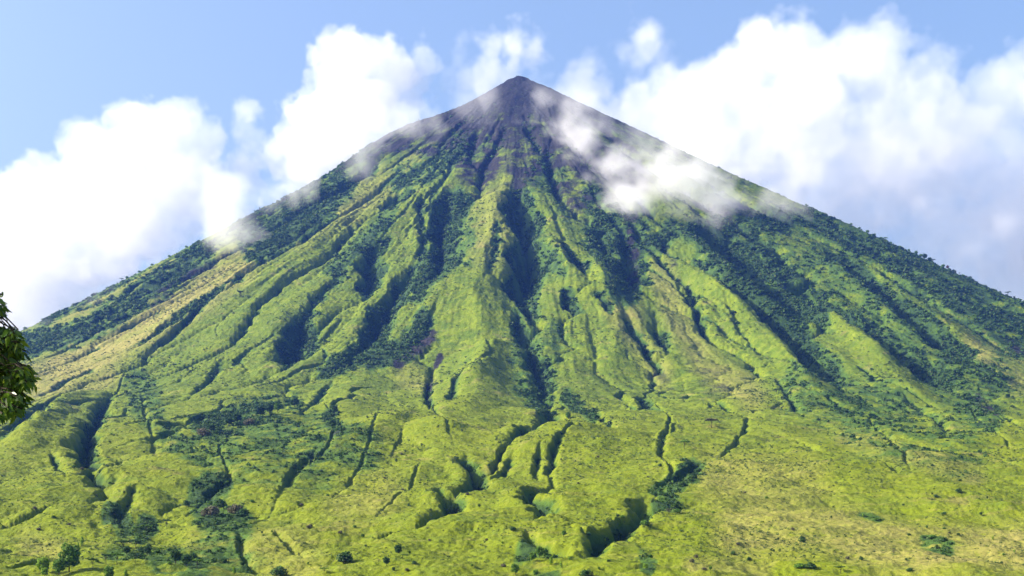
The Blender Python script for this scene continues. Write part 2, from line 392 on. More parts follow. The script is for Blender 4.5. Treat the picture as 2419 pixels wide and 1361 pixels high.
VEG = [
 (1.0, 26, [(1015,640),(950,690),(910,740),(890,800)]), (0.9, 32, [(1080,480),(1055,560),(1050,640),(990,700)]),
 (0.9, 30, [(905,500),(870,560),(820,600),(790,630)]), (0.6, 40, [(1100,340),(1040,400),(960,430)]),
 (1.0, 22, [(880,850),(960,830),(1000,780)]), (0.9, 20, [(770,880),(840,850)]),
 (0.9, 38, [(1410,560),(1450,620),(1470,700)]), (0.7, 45, [(1400,480),(1500,560)]),
 (0.75, 22, [(470,1005),(560,995),(640,960)]), (0.55, 18, [(690,945),(700,960)]), (0.6, 18, [(780,1000),(800,1040)]),
 (0.9, 24, [(470,1165),(520,1140)]), (0.6, 40, [(500,1210),(560,1220)]), (0.8, 24, [(270,1210),(290,1230)]),
 (0.8, 20, [(330,1240),(350,1220)]), (0.45, 26, [(270,1310),(420,1300),(440,1330)]), (0.6, 30, [(380,1340),(470,1345)]),
 (0.6, 32, [(560,520),(660,480),(760,400),(860,350)]), (0.7, 26, [(480,600),(380,670),(260,750),(160,800),(60,820)]),
 (0.7, 22, [(420,560),(320,630),(200,700),(110,750)]), (0.85, 34, [(600,560),(700,510),(800,450)]),
 (0.9, 30, [(610,600),(700,560),(780,520)]),
 (0.95, 30, [(1640,560),(1720,640),(1800,700),(1890,775)]), (0.9, 34, [(1570,560),(1640,590)]), (0.75, 26, [(1900,515),(2050,598),(2200,685),(2410,790)]), (0.85, 20, [(1980,620),(2070,690),(2180,775),(2270,850)]),
 (0.6, 22, [(1780,560),(1900,660),(2020,770)]), (0.85, 30, [(1700,520),(1850,525)]), (0.30, 110, [(1950,620),(2120,740),(2300,880)]), (0.4, 50, [(1740,560),(1860,640)]),
 (0.7, 26, [(2120,690),(2240,770)]), (0.6, 30, [(2240,870),(2350,900)]),
 (0.6, 26, [(1245,1312),(1300,1330)]), (0.7, 24, [(1560,1180),(1600,1150),(1640,1110)]), (0.7, 18, [(1560,1200),(1590,1200)]),
 (0.6, 18, [(1230,930),(1300,985)]), (0.6, 16, [(1340,940),(1400,980)]), 
 (0.8, 18, [(1520,1320),(1530,1340)]), (0.6, 16, [(2190,1270),(2240,1285)]), (0.6,14,[(2040,1215),(2070,1225)]),
 (0.3, 40, [(400,1040),(480,1080)]), (0.33, 80, [(560,1040),(720,1060)]), (0.3, 40, [(760,1040),(860,1070)]), (0.34, 40, [(350,980),(330,900)]),
 (0.4, 60, [(1290,430),(1300,560),(1320,620)]), (0.5,50,[(1080,560),(1110,620)]),
 (0.6, 60, [(2100,560),(2250,680),(2400,780)]), (0.5,40,[(2290,960),(2330,990)]), (0.22,90,[(2050,1000),(2250,1050)]), (0.3,60,[(1900,930),(2100,960)]), (0.3,50,[(1240,880),(1290,820)]), (0.3,60,[(500,1290),(560,1320)]),
]
ROCK = [
 (1.0, 70, [(1225,190),(1200,300),(1090,300)]), (1.0, 60, [(1290,300),(1380,380),(1480,420)]), (0.9, 45, [(1000,300),(900,340),(800,370)]), (0.8, 26, [(930,330),(1010,345),(1080,300)]),
 (0.9, 60, [(1150,330),(1130,400)]), (0.9, 55, [(1220,340),(1240,400)]), (0.7, 40, [(1330,420),(1370,480)]),
 (0.9, 14, [(1020,800),(940,860)]), (0.9, 16, [(1495,590),(1495,660)]), (0.8, 12, [(1500,480),(1490,560)]), (0.8, 9, [(1040,840),(1015,890),(1012,950)]),
 (0.6, 14, [(540,600),(440,660),(360,710)]), (0.6, 14, [(460,545),(380,600)]), (0.5, 10, [(1560,560),(1600,640),(1625,720)]),
 (0.7, 14, [(2310,940),(2350,985)]), (0.6, 12, [(2390,810),(2419,830)]), (0.5, 14, [(790,1030),(800,1060)]), (0.45, 30, [(1640,870),(1700,920)]), (0.5, 12, [(1520,840),(1560,880),(1590,910)]),
 (0.6, 60, [(640,470),(580,490)]), (0.6, 30, [(1660,480),(1800,500)]),
]
DRY = [
 (1.0, 46, [(560,640),(440,720),(330,780),(200,850),(100,900)]), (0.8, 40, [(600,600),(540,640)]), (0.7, 30, [(250,880),(120,930)]), (0.7, 12, [(420,620),(260,710),(120,770)]),
 (0.55, 30, [(1560,640),(1600,760),(1660,860),(1780,940)]), (0.5, 26, [(1450,760),(1560,880)]), (0.5, 30, [(1480,700),(1490,780)]),
 (0.75, 12, [(2230,740),(2330,800),(2419,850)]), (0.7, 30, [(2300,830),(2400,900)]),
 (0.8, 60, [(1750,1250),(1950,1240),(2150,1300),(2400,1290)]), (0.5, 60, [(1700,1130),(1900,1160)]), (0.55, 26, [(2000,1030),(2150,1080),(2300,1120)]),
 (0.5, 26, [(60,1260),(130,1275)]), (0.4, 60, [(500,1290),(700,1300)]), (0.4, 50, [(820,1200),(900,1160)]), (0.5, 24, [(1640,1340),(1800,1330)]), (0.35,60,[(1180,480),(1150,600)]),
 (0.4, 30, [(960,880),(1000,900)]), (0.55, 40, [(700,560),(860,460)]), (0.4, 40, [(1020,380),(900,440)]),
]
veg_shade = patch(VEG); rock = patch(ROCK); dry = patch(DRY)
mot = fbm(X/60, Y/90, 61, 4, 0.6)
mot2 = fbm(X/24, Y/34, 63, 4, 0.65)
veg_shade = np.clip(veg_shade*(1.05+0.55*mot+0.9*mot2*sstep(1.05, .6, veg_shade)), 0, 1)
veg_shade = np.maximum(veg_shade, np.clip(CARVE/11, 0, 1)*(0.5+0.45*sstep(-.4, .1, mot)))  # gully scrub, strengthened with cut depth to paint in the deep shade
veg_shade = np.maximum(veg_shade, sstep(2, 8, -RAVINE)*0.5*sstep(-.35, .25, mot))  # ravine floors: scrub tone that also darkens them like shade
veg_shade = np.where(core, veg_shade, 0.0)
# the ash of the summit, thinning to scrub lower down
ash = sstep(760, 260, RAD*np.where(TH > 0, 0.9, 1.0) + 190*perlin(thw*14, lr, 65) + 200*perlin(thw*46, lr*1.5, 67) + 130*mot)
rock = np.clip(np.maximum(rock*(0.85+0.5*mot), ash), 0, 1)
scrub = sstep(1100, 520, RAD + 200*perlin(thw*10, lr*1.3, 66) + 120*mot)
veg_shade = np.maximum(veg_shade, 0.30*scrub*(1-ash))
CLEAR = [(1.,45,[(1180,440),(1160,560),(1150,650),(1150,770)]),(1,32,[(1290,500),(1340,600),(1400,700)]),(1,50,[(880,480),(780,580),(640,690),(500,800)]),(1,26,[(1000,470),(960,600),(900,680)]),(1,20,[(1350,440),(1370,520)]),(1,40,[(1600,600),(1700,740),(1830,860)]),(1,34,[(1920,700),(2010,800),(2130,890)]),(.8,22,[(2060,645),(2200,750),(2330,850)]),(.7,24,[(1040,440),(1090,400),(1130,420)]),(1,60,[(1090,720),(1130,860)])]
veg_shade *= 1-0.85*np.clip(patch(CLEAR), 0, 1)*sstep(9, 4, -RAVINE)*sstep(14, 6, CARVE)
dry = np.clip(dry*(0.9+0.4*mot), 0, 1)

# ------------------------------------------------------------------ materials
def mat_new(name):
    m = bpy.data.materials.new(name); m.use_nodes = True
    nt = m.node_tree; p = nt.nodes["Principled BSDF"]; p.inputs["Roughness"].default_value = 0.9
    p.inputs["Specular IOR Level"].default_value = 0.1
    return m, nt, p
def node(nt, typ, **kw):
    n = nt.nodes.new(typ)
    for k, v in kw.items(): setattr(n, k, v)
    return n
def noise(nt, vec, scale, detail=4, rough=0.55):
    n = node(nt, "ShaderNodeTexNoise"); n.inputs["Scale"].default_value = scale; n.inputs["Detail"].default_value = detail
    n.inputs["Roughness"].default_value = rough; nt.links.new(vec, n.inputs["Vector"]); return n.outputs["Fac"]
def ramp(nt, fac, a, b):
    n = node(nt, "ShaderNodeMapRange"); n.interpolation_type = 'SMOOTHSTEP'
    n.inputs[1].default_value = a; n.inputs[2].default_value = b; nt.links.new(fac, n.inputs[0]); return n.outputs[0]
def mix(nt, fac, a, b):
    n = node(nt, "ShaderNodeMix", data_type='RGBA')
    for s, v in ((n.inputs[0], fac), (n.inputs[6], a), (n.inputs[7], b)):
        if isinstance(v, (tuple, float, int)): s.default_value = v if not isinstance(v, tuple) else (*v, 1)
        else: nt.links.new(v, s)
    return n.outputs[2]
def math_(nt, op, a, b):
    n = node(nt, "ShaderNodeMath", operation=op)
    for s, v in ((n.inputs[0], a), (n.inputs[1], b)):
        if isinstance(v, (float, int)): s.default_value = v
        else: nt.links.new(v, s)
    return n.outputs[0]
def attr(nt, name):
    n = node(nt, "ShaderNodeAttribute"); n.attribute_name = name; return n.outputs["Fac"]

slope_m, nt, p = mat_new("slope_grass")
tcn = node(nt, "ShaderNodeTexCoord"); oc = tcn.outputs["Object"]
big = noise(nt, oc, 0.006, 6, 0.6); mid = noise(nt, oc, 0.035, 6, 0.65); fine = noise(nt, oc, 0.22, 5, 0.7)
mp = node(nt, "ShaderNodeMapping"); mp.inputs["Scale"].default_value = (0.03, 0.16, 0.3); nt.links.new(oc, mp.inputs[0])
strk = noise(nt, mp.outputs[0], 1.0, 5, 0.7)
c = mix(nt, ramp(nt, mid, 0.38, 0.66), (0.122, 0.163, 0.005), (0.056, 0.098, 0.005))
c = mix(nt, ramp(nt, big, 0.42, 0.66), c, (0.072, 0.112, 0.006))
c = mix(nt, math_(nt, 'MULTIPLY', attr(nt, "low"), ramp(nt, mid, 0.25, 0.6)), c, (0.119, 0.150, 0.003))
c = mix(nt, math_(nt, 'MULTIPLY', ramp(nt, noise(nt, oc, 0.09, 5, 0.65), 0.52, 0.68), 0.5), c, (0.075, 0.115, 0.012))
c = mix(nt, math_(nt, 'MULTIPLY', ramp(nt, noise(nt, oc, 0.017, 6, 0.7), 0.58, 0.68), 0.45), c, (0.19, 0.15, 0.055))
c = mix(nt, math_(nt, 'MULTIPLY', ramp(nt, strk, 0.5, 0.72), 0.55), c, (0.1998, 0.1924, 0.0407))
c = mix(nt, math_(nt, 'MULTIPLY', attr(nt, "dry"), ramp(nt, fine, 0.25, 0.55)), c, (0.205, 0.185, 0.050))
vg = ramp(nt, math_(nt, 'ADD', attr(nt, "veg_shade"), math_(nt, 'MULTIPLY', math_(nt, 'SUBTRACT', mid, 0.5), 0.7)), 0.40, 0.72)
c = mix(nt, ramp(nt, attr(nt, "veg_shade"), 0.05, 0.4), c, mix(nt, mid, (0.0333, 0.0777, 0.0118), (0.0629, 0.1073, 0.0133)))
c = mix(nt, vg, c, mix(nt, fine, (0.013, 0.036, 0.010), (0.034, 0.064, 0.015)))  # dark scrub floor; inside gullies this tone also stands for shade
rk = attr(nt, "rock")
rk = ramp(nt, math_(nt, 'ADD', rk, math_(nt, 'MULTIPLY', math_(nt, 'SUBTRACT', mid, 0.5), 1.2)), 0.25, 0.85)
c = mix(nt, rk, c, mix(nt, attr(nt, "streak"), mix(nt, fine, (0.006, 0.007, 0.011), (0.020, 0.019, 0.025)), mix(nt, fine, (0.013, 0.013, 0.017), (0.034, 0.030, 0.033))))
spk = ramp(nt, noise(nt, oc, 0.30, 3, 0.6), 0.64, 0.70)
c = mix(nt, math_(nt, 'MULTIPLY', spk, 0.6), c, (0.0444, 0.0814, 0.0185))
nt.links.new(c, p.inputs["Base Color"])
bp = node(nt, "ShaderNodeBump"); bp.inputs["Strength"].default_value = 0.8; bp.inputs["Distance"].default_value = 2.5
nt.links.new(fine, bp.inputs["Height"]); nt.links.new(bp.outputs[0], p.inputs["Normal"])

ii = np.arange(nr-1)[:,None]*nc + np.arange(nc-1)[None,:]
F = np.stack([ii, ii+1, ii+1+nc, ii+nc], -1).reshape(-1, 4)
low = sstep(2150, 3100, RAD)
mtn = mesh_obj("mountain", np.stack([X, Y, Z], -1).reshape(-1, 3), F, slope_m, attrs={"veg_shade": veg_shade, "rock": rock, "dry": dry, "low": low, "streak": sstep(-.15, .5, perlin(thw*38, lr*1.3, 68)+.6*perlin(thw*95, lr*2, 69))}, smooth=True)
tag(mtn, "steep green volcano cone with gullied grassy slopes", "mountain", kind="structure")
# the ground between the viewer and the foot of the mountain
gy = np.concatenate([np.linspace(-300, 0, 12)[:-1], np.linspace(0, 60, 30)[:-1], np.linspace(60, 560, 70)])
gx = tc*560.0
GX, GY = np.meshgrid(gx, gy)
GK = np.array([(-300, 20), (-60, 3), (0, -1.7), (6, -2.2), (40, -9), (150, -30), (300, -44), (420, -46), (480, -44)])
g0 = np.interp(GY, GK[:,0], GK[:,1]) + 0.5*fbm(GX/14, GY/14, 71, 4)*sstep(0, 20, np.hypot(GX, GY))
seam = sstep(440, 560, GY)
edge = np.interp(GX, X[0], Z[0])
GZ = g0*(1-seam) + edge*seam
gn = len(gx)
ii = np.arange(len(gy)-1)[:,None]*gn + np.arange(gn-1)[None,:]
F = np.stack([ii, ii+1, ii+1+gn, ii+gn], -1).reshape(-1, 4)
grd = mesh_obj("ground", np.stack([GX, GY, GZ], -1).reshape(-1, 3), F, slope_m, attrs={"low": np.ones(GX.size)}, smooth=True)
tag(grd, "grassy near hillside", "ground", kind="structure")

# ------------------------------------------------------------------ air
def vol_mat(name, col, dens, g=0.0):
    m = bpy.data.materials.new(name); m.use_nodes = True; nt = m.node_tree
    nt.nodes.remove(nt.nodes["Principled BSDF"])
    v = nt.nodes.new("ShaderNodeVolumePrincipled"); v.inputs["Color"].default_value = (*col, 1); v.inputs["Density"].default_value = dens
    v.inputs["Anisotropy"].default_value = g
    nt.links.new(v.outputs[0], nt.nodes["Material Output"].inputs["Volume"]); return m
def box(name, lo, hi, mat):
    v = [(x, y, z) for x in (lo[0], hi[0]) for y in (lo[1], hi[1]) for z in (lo[2], hi[2])]
    f = [(0,1,3,2),(4,6,7,5),(0,4,5,1),(2,3,7,6),(0,2,6,4),(1,5,7,3)]
    return mesh_obj(name, v, f, mat)
HAZE = 2.9e-5
hz = box("haze", (-8400, -310, min(Z.min(), GZ.min())-1), (8400, 6450, 1640), vol_mat("haze_air", (0.10, 0.24, 0.95), HAZE, 0.2))
tag(hz, "thin blue haze in the air", "haze", kind="stuff")
# ------------------------------------------------------------------ clouds: real volumes, density grids built with numpy
def _h3(ix, iy, iz, seed):
    h = (ix*np.uint32(374761393) + iy*np.uint32(668265263) + iz*np.uint32(2246822519) + np.uint32((seed*3266489917) & 0xffffffff))
    h = (h ^ (h >> np.uint32(13)))*np.uint32(1274126177)
    return ((h ^ (h >> np.uint32(16))) >> np.uint32(8)).astype(np.float32)*np.float32(1/16777216.0)
def vnoise3(x, y, z, seed):
    """value noise on the grid spanned by three coordinate axes, cut lattice by lattice (fast: each axis apart)"""
    def ax(c):
        c0 = np.floor(c); f = (c-c0).astype(np.float32); return (c0.astype(np.int64) & 0xffffffff).astype(np.uint32), f*f*f*(f*(f*6-15)+10)
    (ix, u), (iy, v), (iz, w) = ax(x), ax(y), ax(z)
    lat = lambda i: np.arange(int(i.astype(np.int32).min()), int(i.astype(np.int32).max())+2, dtype=np.int64)
    lx, ly, lz = lat(ix), lat(iy), lat(iz)
    L = _h3((lx & 0xffffffff).astype(np.uint32)[:,None,None], (ly & 0xffffffff).astype(np.uint32)[None,:,None], (lz & 0xffffffff).astype(np.uint32)[None,None,:], seed)
    def along(A, i, l0, f, axis):
        k = (i.astype(np.int32)-l0).astype(int); sh = [1,1,1]; sh[axis] = len(k); f = f.reshape(sh)
        return np.take(A, k, axis)*(1-f) + np.take(A, k+1, axis)*f
    A = along(L, ix, lx[0], u, 0); A = along(A, iy, ly[0], v, 1); return along(A, iz, lz[0], w, 2)
def fbm3(x, y, z, seed, oc, gain=0.5):
    t = 0; a = 1.0; n = 0
    for k in range(oc):
        f = 2.03**k; t = t + a*(vnoise3(x*f+7.7*k, y*f+3.1*k, z*f+5.9*k, seed+k)-0.5); n += a; a *= gain
    return t/n*2
def cloud_volume(name, lo, hi, vox, field, mat):
    """field(x axis, y axis, z axis) -> density (nx,ny,nz); the grid becomes a fog volume of this object"""
    lo = np.array(lo, float); hi = np.array(hi, float)
    n = np.maximum(2, np.round((hi-lo)/vox).astype(int)+1); hi = lo+(n-1)*vox
    xs, ys, zs = (lo[i]+np.arange(n[i])*vox for i in range(3))
    dens = field(xs, ys, zs).astype(np.float32)
    me = bpy.data.meshes.new(name); me.vertices.add(int(n.prod()))
    co = np.empty((n[0], n[1], n[2], 3), np.float32)
    co[...,0] = xs[:,None,None]; co[...,1] = ys[None,:,None]; co[...,2] = zs[None,None,:]
    me.vertices.foreach_set("co", co.ravel())
    a = me.attributes.new("dens", 'FLOAT', 'POINT'); a.data.foreach_set("value", dens.ravel())
    o = bpy.data.objects.new(name, me); COL.objects.link(o); me.materials.append(mat)
    g = bpy.data.node_groups.new(name, 'GeometryNodeTree')
    g.interface.new_socket("Geometry", in_out='INPUT', socket_type='NodeSocketGeometry')
    g.interface.new_socket("Geometry", in_out='OUTPUT', socket_type='NodeSocketGeometry')
    N = g.nodes.new; LK = g.links.new
    gi = N("NodeGroupInput"); go = N("NodeGroupOutput"); vc = N("GeometryNodeVolumeCube"); sm = N("GeometryNodeSetMaterial")
    si = N("GeometryNodeSampleIndex"); si.data_type = 'FLOAT'; si.domain = 'POINT'
    na = N("GeometryNodeInputNamedAttribute"); na.data_type = 'FLOAT'; na.inputs["Name"].default_value = "dens"
    po = N("GeometryNodeInputPosition"); sx = N("ShaderNodeSeparateXYZ"); LK(po.outputs[0], sx.inputs[0])
    def m(op, a, b=0.0):
        q = N("ShaderNodeMath"); q.operation = op
        for s, v in ((q.inputs[0], a), (q.inputs[1], b)):
            if isinstance(v, (int, float)): s.default_value = float(v)
            else: LK(v, s)
        return q.outputs[0]
    def idx(k): return m('MINIMUM', m('MAXIMUM', m('ROUND', m('DIVIDE', m('SUBTRACT', sx.outputs[k], lo[k]), vox)), 0), int(n[k]-1))
    def im(op, a, b):
        q = N("FunctionNodeIntegerMath"); q.operation = op
        for s, v in ((q.inputs[0], a), (q.inputs[1], b)):
            if isinstance(v, int): s.default_value = v
            else: LK(v, s)
        return q.outputs[0]
    def toint(a):
        q = N("FunctionNodeFloatToInt"); LK(a, q.inputs[0]); return q.outputs[0]
    i0, i1, i2 = (toint(idx(k)) for k in range(3))
    ind = im('ADD', im('MULTIPLY', im('ADD', im('MULTIPLY', i0, int(n[1])), i1), int(n[2])), i2)
    LK(gi.outputs[0], si.inputs[0]); LK(na.outputs[0], si.inputs["Value"]); LK(ind, si.inputs["Index"])
    LK(si.outputs[0], vc.inputs["Density"])
    vc.inputs["Min"].default_value = lo; vc.inputs["Max"].default_value = hi
    for k, nm in enumerate("XYZ"): vc.inputs["Resolution "+nm].default_value = int(n[k])
    LK(vc.outputs[0], sm.inputs[0]); sm.inputs["Material"].default_value = mat
    LK(sm.outputs[0], go.inputs[0])
    md = o.modifiers.new("fog", 'NODES'); md.node_group = g
    return o
def cloud_mat(name, k, col=(1,1,1), g=0.0):
    m = vol_mat(name, col, 1.0, g); nt = m.node_tree
    v = [n for n in nt.nodes if n.type == 'PRINCIPLED_VOLUME'][0]
    at = nt.nodes.new("ShaderNodeAttribute"); at.attribute_name = "density"
    ml = nt.nodes.new("ShaderNodeMath"); ml.operation = 'MULTIPLY'; ml.inputs[1].default_value = k
    nt.links.new(at.outputs["Fac"], ml.inputs[0]); nt.links.new(ml.outputs[0], v.inputs["Density"])
    v.inputs["Density Attribute"].default_value = ""
    return m
def at(u, v, d): return np.array([(u-CU)/FOC*d, d, (HV-v)/FOC*d])
def puff_field(C, seed, size, gain, rag, oc=6):
    """C rows: x, y, z, radius, weight"""
    C = np.array(C, float)
    def f(x, y, z):
        Dn = np.full((len(x), len(y), len(z)), -9.0, np.float32); W = np.zeros_like(Dn)
        for (cx, cy_, cz, r, w) in C:
            q = (1-np.sqrt(((x-cx)**2)[:,None,None]+((y-cy_)**2)[None,:,None]+((z-cz)**2)[None,None,:])/r)*min(r/size, 1.3)
            m = q > Dn; W = np.where(m, w, W); Dn = np.maximum(Dn, q)
        n = fbm3(x/size, y/size, z/size, seed, oc, 0.56)
        return np.clip((Dn + rag*n)*gain, 0, 1)*np.clip(W, 0, 1)
    return (C[:,:3]-C[:,3:4]*1.3).min(0), (C[:,:3]+C[:,3:4]*1.3).max(0), f
CD = 11600.0
CLOUDS = [
 ("cloud", "towering white cumulus cloud behind the left flank of the volcano", 5, 210.0, 0.0017, 8.0, 1.0,
  [(30,510,100,0,1),(130,465,95,0,1),(225,380,95,0,1),(320,335,88,0,1),(425,325,80,0,1),(475,335,60,60,1),(100,630,160,0,1),(280,510,160,0,1),(430,450,120,0,1),(-40,680,180,0,1),(515,440,60,0,.8),(-80,540,120,0,1),(30,770,80,0,1),(200,620,120,100,1),(540,520,50,0,1)]),
 ("cloud", "small thin wisp of cloud between the two big white clouds on the left", 8, 150.0, 0.0022, 2.0, 1.2,
  [(582,265,32,0,1),(575,300,30,0,.6),(600,345,40,0,.6),(580,380,40,0,.5)]),
 ("cloud", "tall white cumulus cloud rising left of the summit", 6, 190.0, 0.0024, 8.0, 1.0,
  [(805,150,70,0,1),(870,145,76,0,1),(930,170,66,0,1),(820,235,92,0,1),(760,290,86,0,1),(880,245,86,0,1),(705,345,62,0,1),(1000,140,46,0,.5),(640,375,55,0,.8),(720,400,70,0,1),(590,420,50,0,.5),(800,330,90,0,1),(960,230,50,0,.6)]),
 ("cloud", "loose pale puff of cloud just above and left of the summit", 9, 190.0, 0.0022, 2.2, 1.2,
  [(1170,100,42,0,1),(1215,105,50,0,1),(1255,125,44,0,1),(1150,175,50,0,.7),(1100,185,42,0,.5),(1080,135,40,0,.35),(1200,160,45,0,.8),(1060,180,40,0,.3)]),
 ("cloud", "small hazy puff of cloud alone in the blue right of the summit", 14, 190.0, 0.0016, 2.0, 1.2,
  [(1510,85,48,0,1),(1530,120,50,0,.8),(1480,110,40,0,.6),(1560,140,50,0,.4)]),
 ("cloud", "huge white cloud bank filling the sky right of the summit", 7, 250.0, 0.0014, 4.5, 1.1,
  [(1810,118,92,0,1),(1870,112,86,0,1),(1725,240,120,0,1),(1600,300,115,0,1),(1500,280,80,0,.9),(1390,215,62,0,.8),(1340,240,50,0,.7),(1900,260,150,0,1),(2050,190,120,0,.8),(2020,95,55,0,.6),(2095,85,60,0,.5),(2180,210,110,0,.5),(2100,350,180,0,.8),(2240,330,150,0,.7),(1850,420,150,0,.9),(2000,480,110,0,.5),(1750,400,140,0,1),(2360,250,110,0,.7),(2440,210,110,0,.8),(2300,400,150,0,.6),(2420,440,140,0,.7),(1960,430,130,0,.5),(2250,480,90,0,.35),(1640,430,110,0,1),(1440,300,70,0,.8),(1700,330,150,0,1),(1950,330,150,0,.8)]),
 ("cloud", "faint low cloud behind the right flank of the volcano", 17, 240.0, 0.0022, 2.0, 1.1,
  [(2340,620,90,0,.8),(2430,600,110,0,.9),(2225,598,42,0,1),(2300,680,70,0,.5),(2120,560,70,0,.35),(2400,700,110,0,.6),(2180,610,36,0,.7),(2050,500,120,0,.3),(2200,520,150,0,.35),(2330,560,170,0,.4),(2280,720,110,0,.3)]),
]
for (nm, lab, seed, size, k, gain, rag, bl) in CLOUDS:
    lo, hi, f = puff_field([(*at(u, v, CD+dd), r/FOC*CD, w) for (u, v, r, dd, w) in bl], seed, size, gain, rag)
    lo[1] = max(lo[1], 6700)
    tag(cloud_volume(nm, lo, hi, 14.0, f, cloud_mat("cloud_vapour", k)), lab, "cloud", "clouds in the sky")
MIST = [
 ("mist", "thick mist spilling over the right shoulder of the volcano", 31, 85.0, 0.0070, 1.5, 2.0,
  [(1350,315,44,.6),(1400,345,52,.9),(1380,385,40,.7),(1450,400,55,1),(1420,430,48,.9),(1500,450,66,1),(1560,455,72,1),(1470,500,46,1),(1520,505,40,.9),(1620,465,72,1),(1680,480,66,1),(1740,495,56,.9),(1800,500,46,.6),(1850,500,36,.35),(1590,400,66,.9),(1660,420,66,.9),(1530,370,55,.7),(1600,515,34,.5),(1660,515,36,.6),(1490,330,40,.4)]),
 ("mist", "thin veil of mist drifting across the summit", 32, 100.0, 0.0060, 1.5, 1.5,
  [(1225,205,34,.7),(1290,235,40,.8),(1345,265,42,.8),(1165,230,34,.8),(1400,285,42,.8),(1220,260,26,.5),(1110,255,30,.4)]),
 ("mist", "dense cloud wisp spilling over the left flank", 33, 85.0, 0.0060, 2.2, 1.6,
  [(515,520,36,1),(550,530,36,1),(500,550,26,.8),(560,495,34,1),(535,475,38,1),(600,565,26,.4),(540,570,30,.6)]),
 ("mist", "small curl of mist on the dark upper left flank", 34, 80.0, 0.008, 1.5, 1.6,
  [(705,415,28,.9),(690,445,28,1),(665,480,28,.9),(635,485,22,.7),(720,395,20,.5)]),
 ("mist", "faint mist clinging to the rim left of the summit", 35, 90.0, 0.006, 1.5, 1.5,
  [(965,298,40,.9),(905,325,38,.9),(845,355,34,.8),(1010,285,30,.6)]),
 ("mist", "faint wisps of mist low on the left skyline", 36, 80.0, 0.005, 1.5, 1.6,
  [(185,705,28,.9),(110,738,26,.9),(75,748,22,.7),(230,690,22,.5)]),
]
for (nm, lab, seed, size, k, gain, rag, bl) in MIST:
    C = []
    for (u, v, r, w) in bl:
        x, d = unproject(u, v); d = min(max(d, 2900), 3950); rr = r/FOC*d
        C.append((*at(u, v, d-0.35*rr), rr*1.3, w))
    lo, hi, f = puff_field(C, seed, size, gain, rag)
    hi[2] = min(hi[2], 1635)
    tag(cloud_volume(nm, lo, hi, 5.5, f, cloud_mat("mist_vapour", k)), lab, "mist", "mist on the volcano")

# ------------------------------------------------------------------ plants
def leaf_mat(name, cols, trans=0.25):
    m, nt, p = mat_new(name)
    gn = node(nt, "ShaderNodeNewGeometry"); cr = node(nt, "ShaderNodeValToRGB")
    e = cr.color_ramp.elements
    while len(e) < len(cols): e.new(0.5)
    for i, cc in enumerate(cols): e[i].position = i/(len(cols)-1); e[i].color = (*cc, 1)
    nt.links.new(gn.outputs["Random Per Island"], cr.inputs[0]); nt.links.new(cr.outputs[0], p.inputs["Base Color"])
    p.inputs["Roughness"].default_value = 0.75
    if trans:
        tr = node(nt, "ShaderNodeBsdfTranslucent"); nt.links.new(cr.outputs[0], tr.inputs[0])
        mx = node(nt, "ShaderNodeMixShader"); mx.inputs[0].default_value = trans
        nt.links.new(p.outputs[0], mx.inputs[1]); nt.links.new(tr.outputs[0], mx.inputs[2])
        nt.links.new(mx.outputs[0], nt.nodes["Material Output"].inputs[0])
    return m
bark, nt, p = mat_new("bark")
tcn = node(nt, "ShaderNodeTexCoord"); f_ = noise(nt, tcn.outputs["Object"], 6.0, 4, 0.6)
nt.links.new(mix(nt, f_, (0.02, 0.016, 0.012), (0.055, 0.045, 0.035)), p.inputs["Base Color"])
LM = {"dark": leaf_mat("dark_foliage", [(0.018,0.052,0.014),(0.032,0.085,0.022),(0.055,0.11,0.028),(0.07,0.10,0.045)]),
      "green": leaf_mat("green_foliage", [(0.04,0.10,0.018),(0.07,0.16,0.022),(0.11,0.21,0.025),(0.13,0.20,0.03)]),
      "bright": leaf_mat("bright_foliage", [(0.10,0.20,0.02),(0.17,0.29,0.025),(0.21,0.31,0.03)]),
      "grey": leaf_mat("grey_twigs", [(0.07,0.085,0.04),(0.12,0.12,0.07),(0.14,0.11,0.08)]),
      "red": leaf_mat("reddish_foliage", [(0.10,0.05,0.03),(0.16,0.06,0.04),(0.08,0.09,0.03)])}
def leaf_quads(C, Nrm, S):
    """flat leaf sprays at C facing Nrm, half size S"""
    n = len(C); a = rng.normal(size=(n, 3)); Nn = Nrm/(np.linalg.norm(Nrm, axis=1, keepdims=True)+1e-9)
    u = np.cross(Nn, a); u /= np.linalg.norm(u, axis=1, keepdims=True)+1e-9; v = np.cross(Nn, u)
    S = np.asarray(S).reshape(-1, 1); k = rng.uniform(.6, 1.1, (n, 1))
    V_ = np.stack([C-u*S, C-v*S*k*.8, C+u*S, C+v*S*k], 1).reshape(-1, 3)
    return V_, np.arange(4*n).reshape(n, 4)
def rand_dir(n):
    d = rng.normal(size=(n, 3)); return d/np.linalg.norm(d, axis=1, keepdims=True)
def tube(path, rad, k=7):
    P = np.array(path, float); V_ = []; F_ = []
    for i in range(len(P)):
        t = P[min(i+1, len(P)-1)]-P[max(i-1, 0)]; t /= np.linalg.norm(t)+1e-9
        a = np.cross(t, (0.3, 0.9, 0.1)); a /= np.linalg.norm(a); b = np.cross(t, a)
        for j in range(k):
            an = 2*math.pi*j/k; V_.append(P[i]+rad[i]*(math.cos(an)*a+math.sin(an)*b))
    for i in range(len(P)-1):
        for j in range(k): F_.append((i*k+j, i*k+(j+1)%k, (i+1)*k+(j+1)%k, (i+1)*k+j))
    return np.array(V_), np.array(F_)
def join(parts):
    V_ = []; F_ = []; o = 0
    for v, f in parts: V_.append(v); F_.append(np.asarray(f)+o); o += len(v)
    return np.vstack(V_), np.vstack(F_)
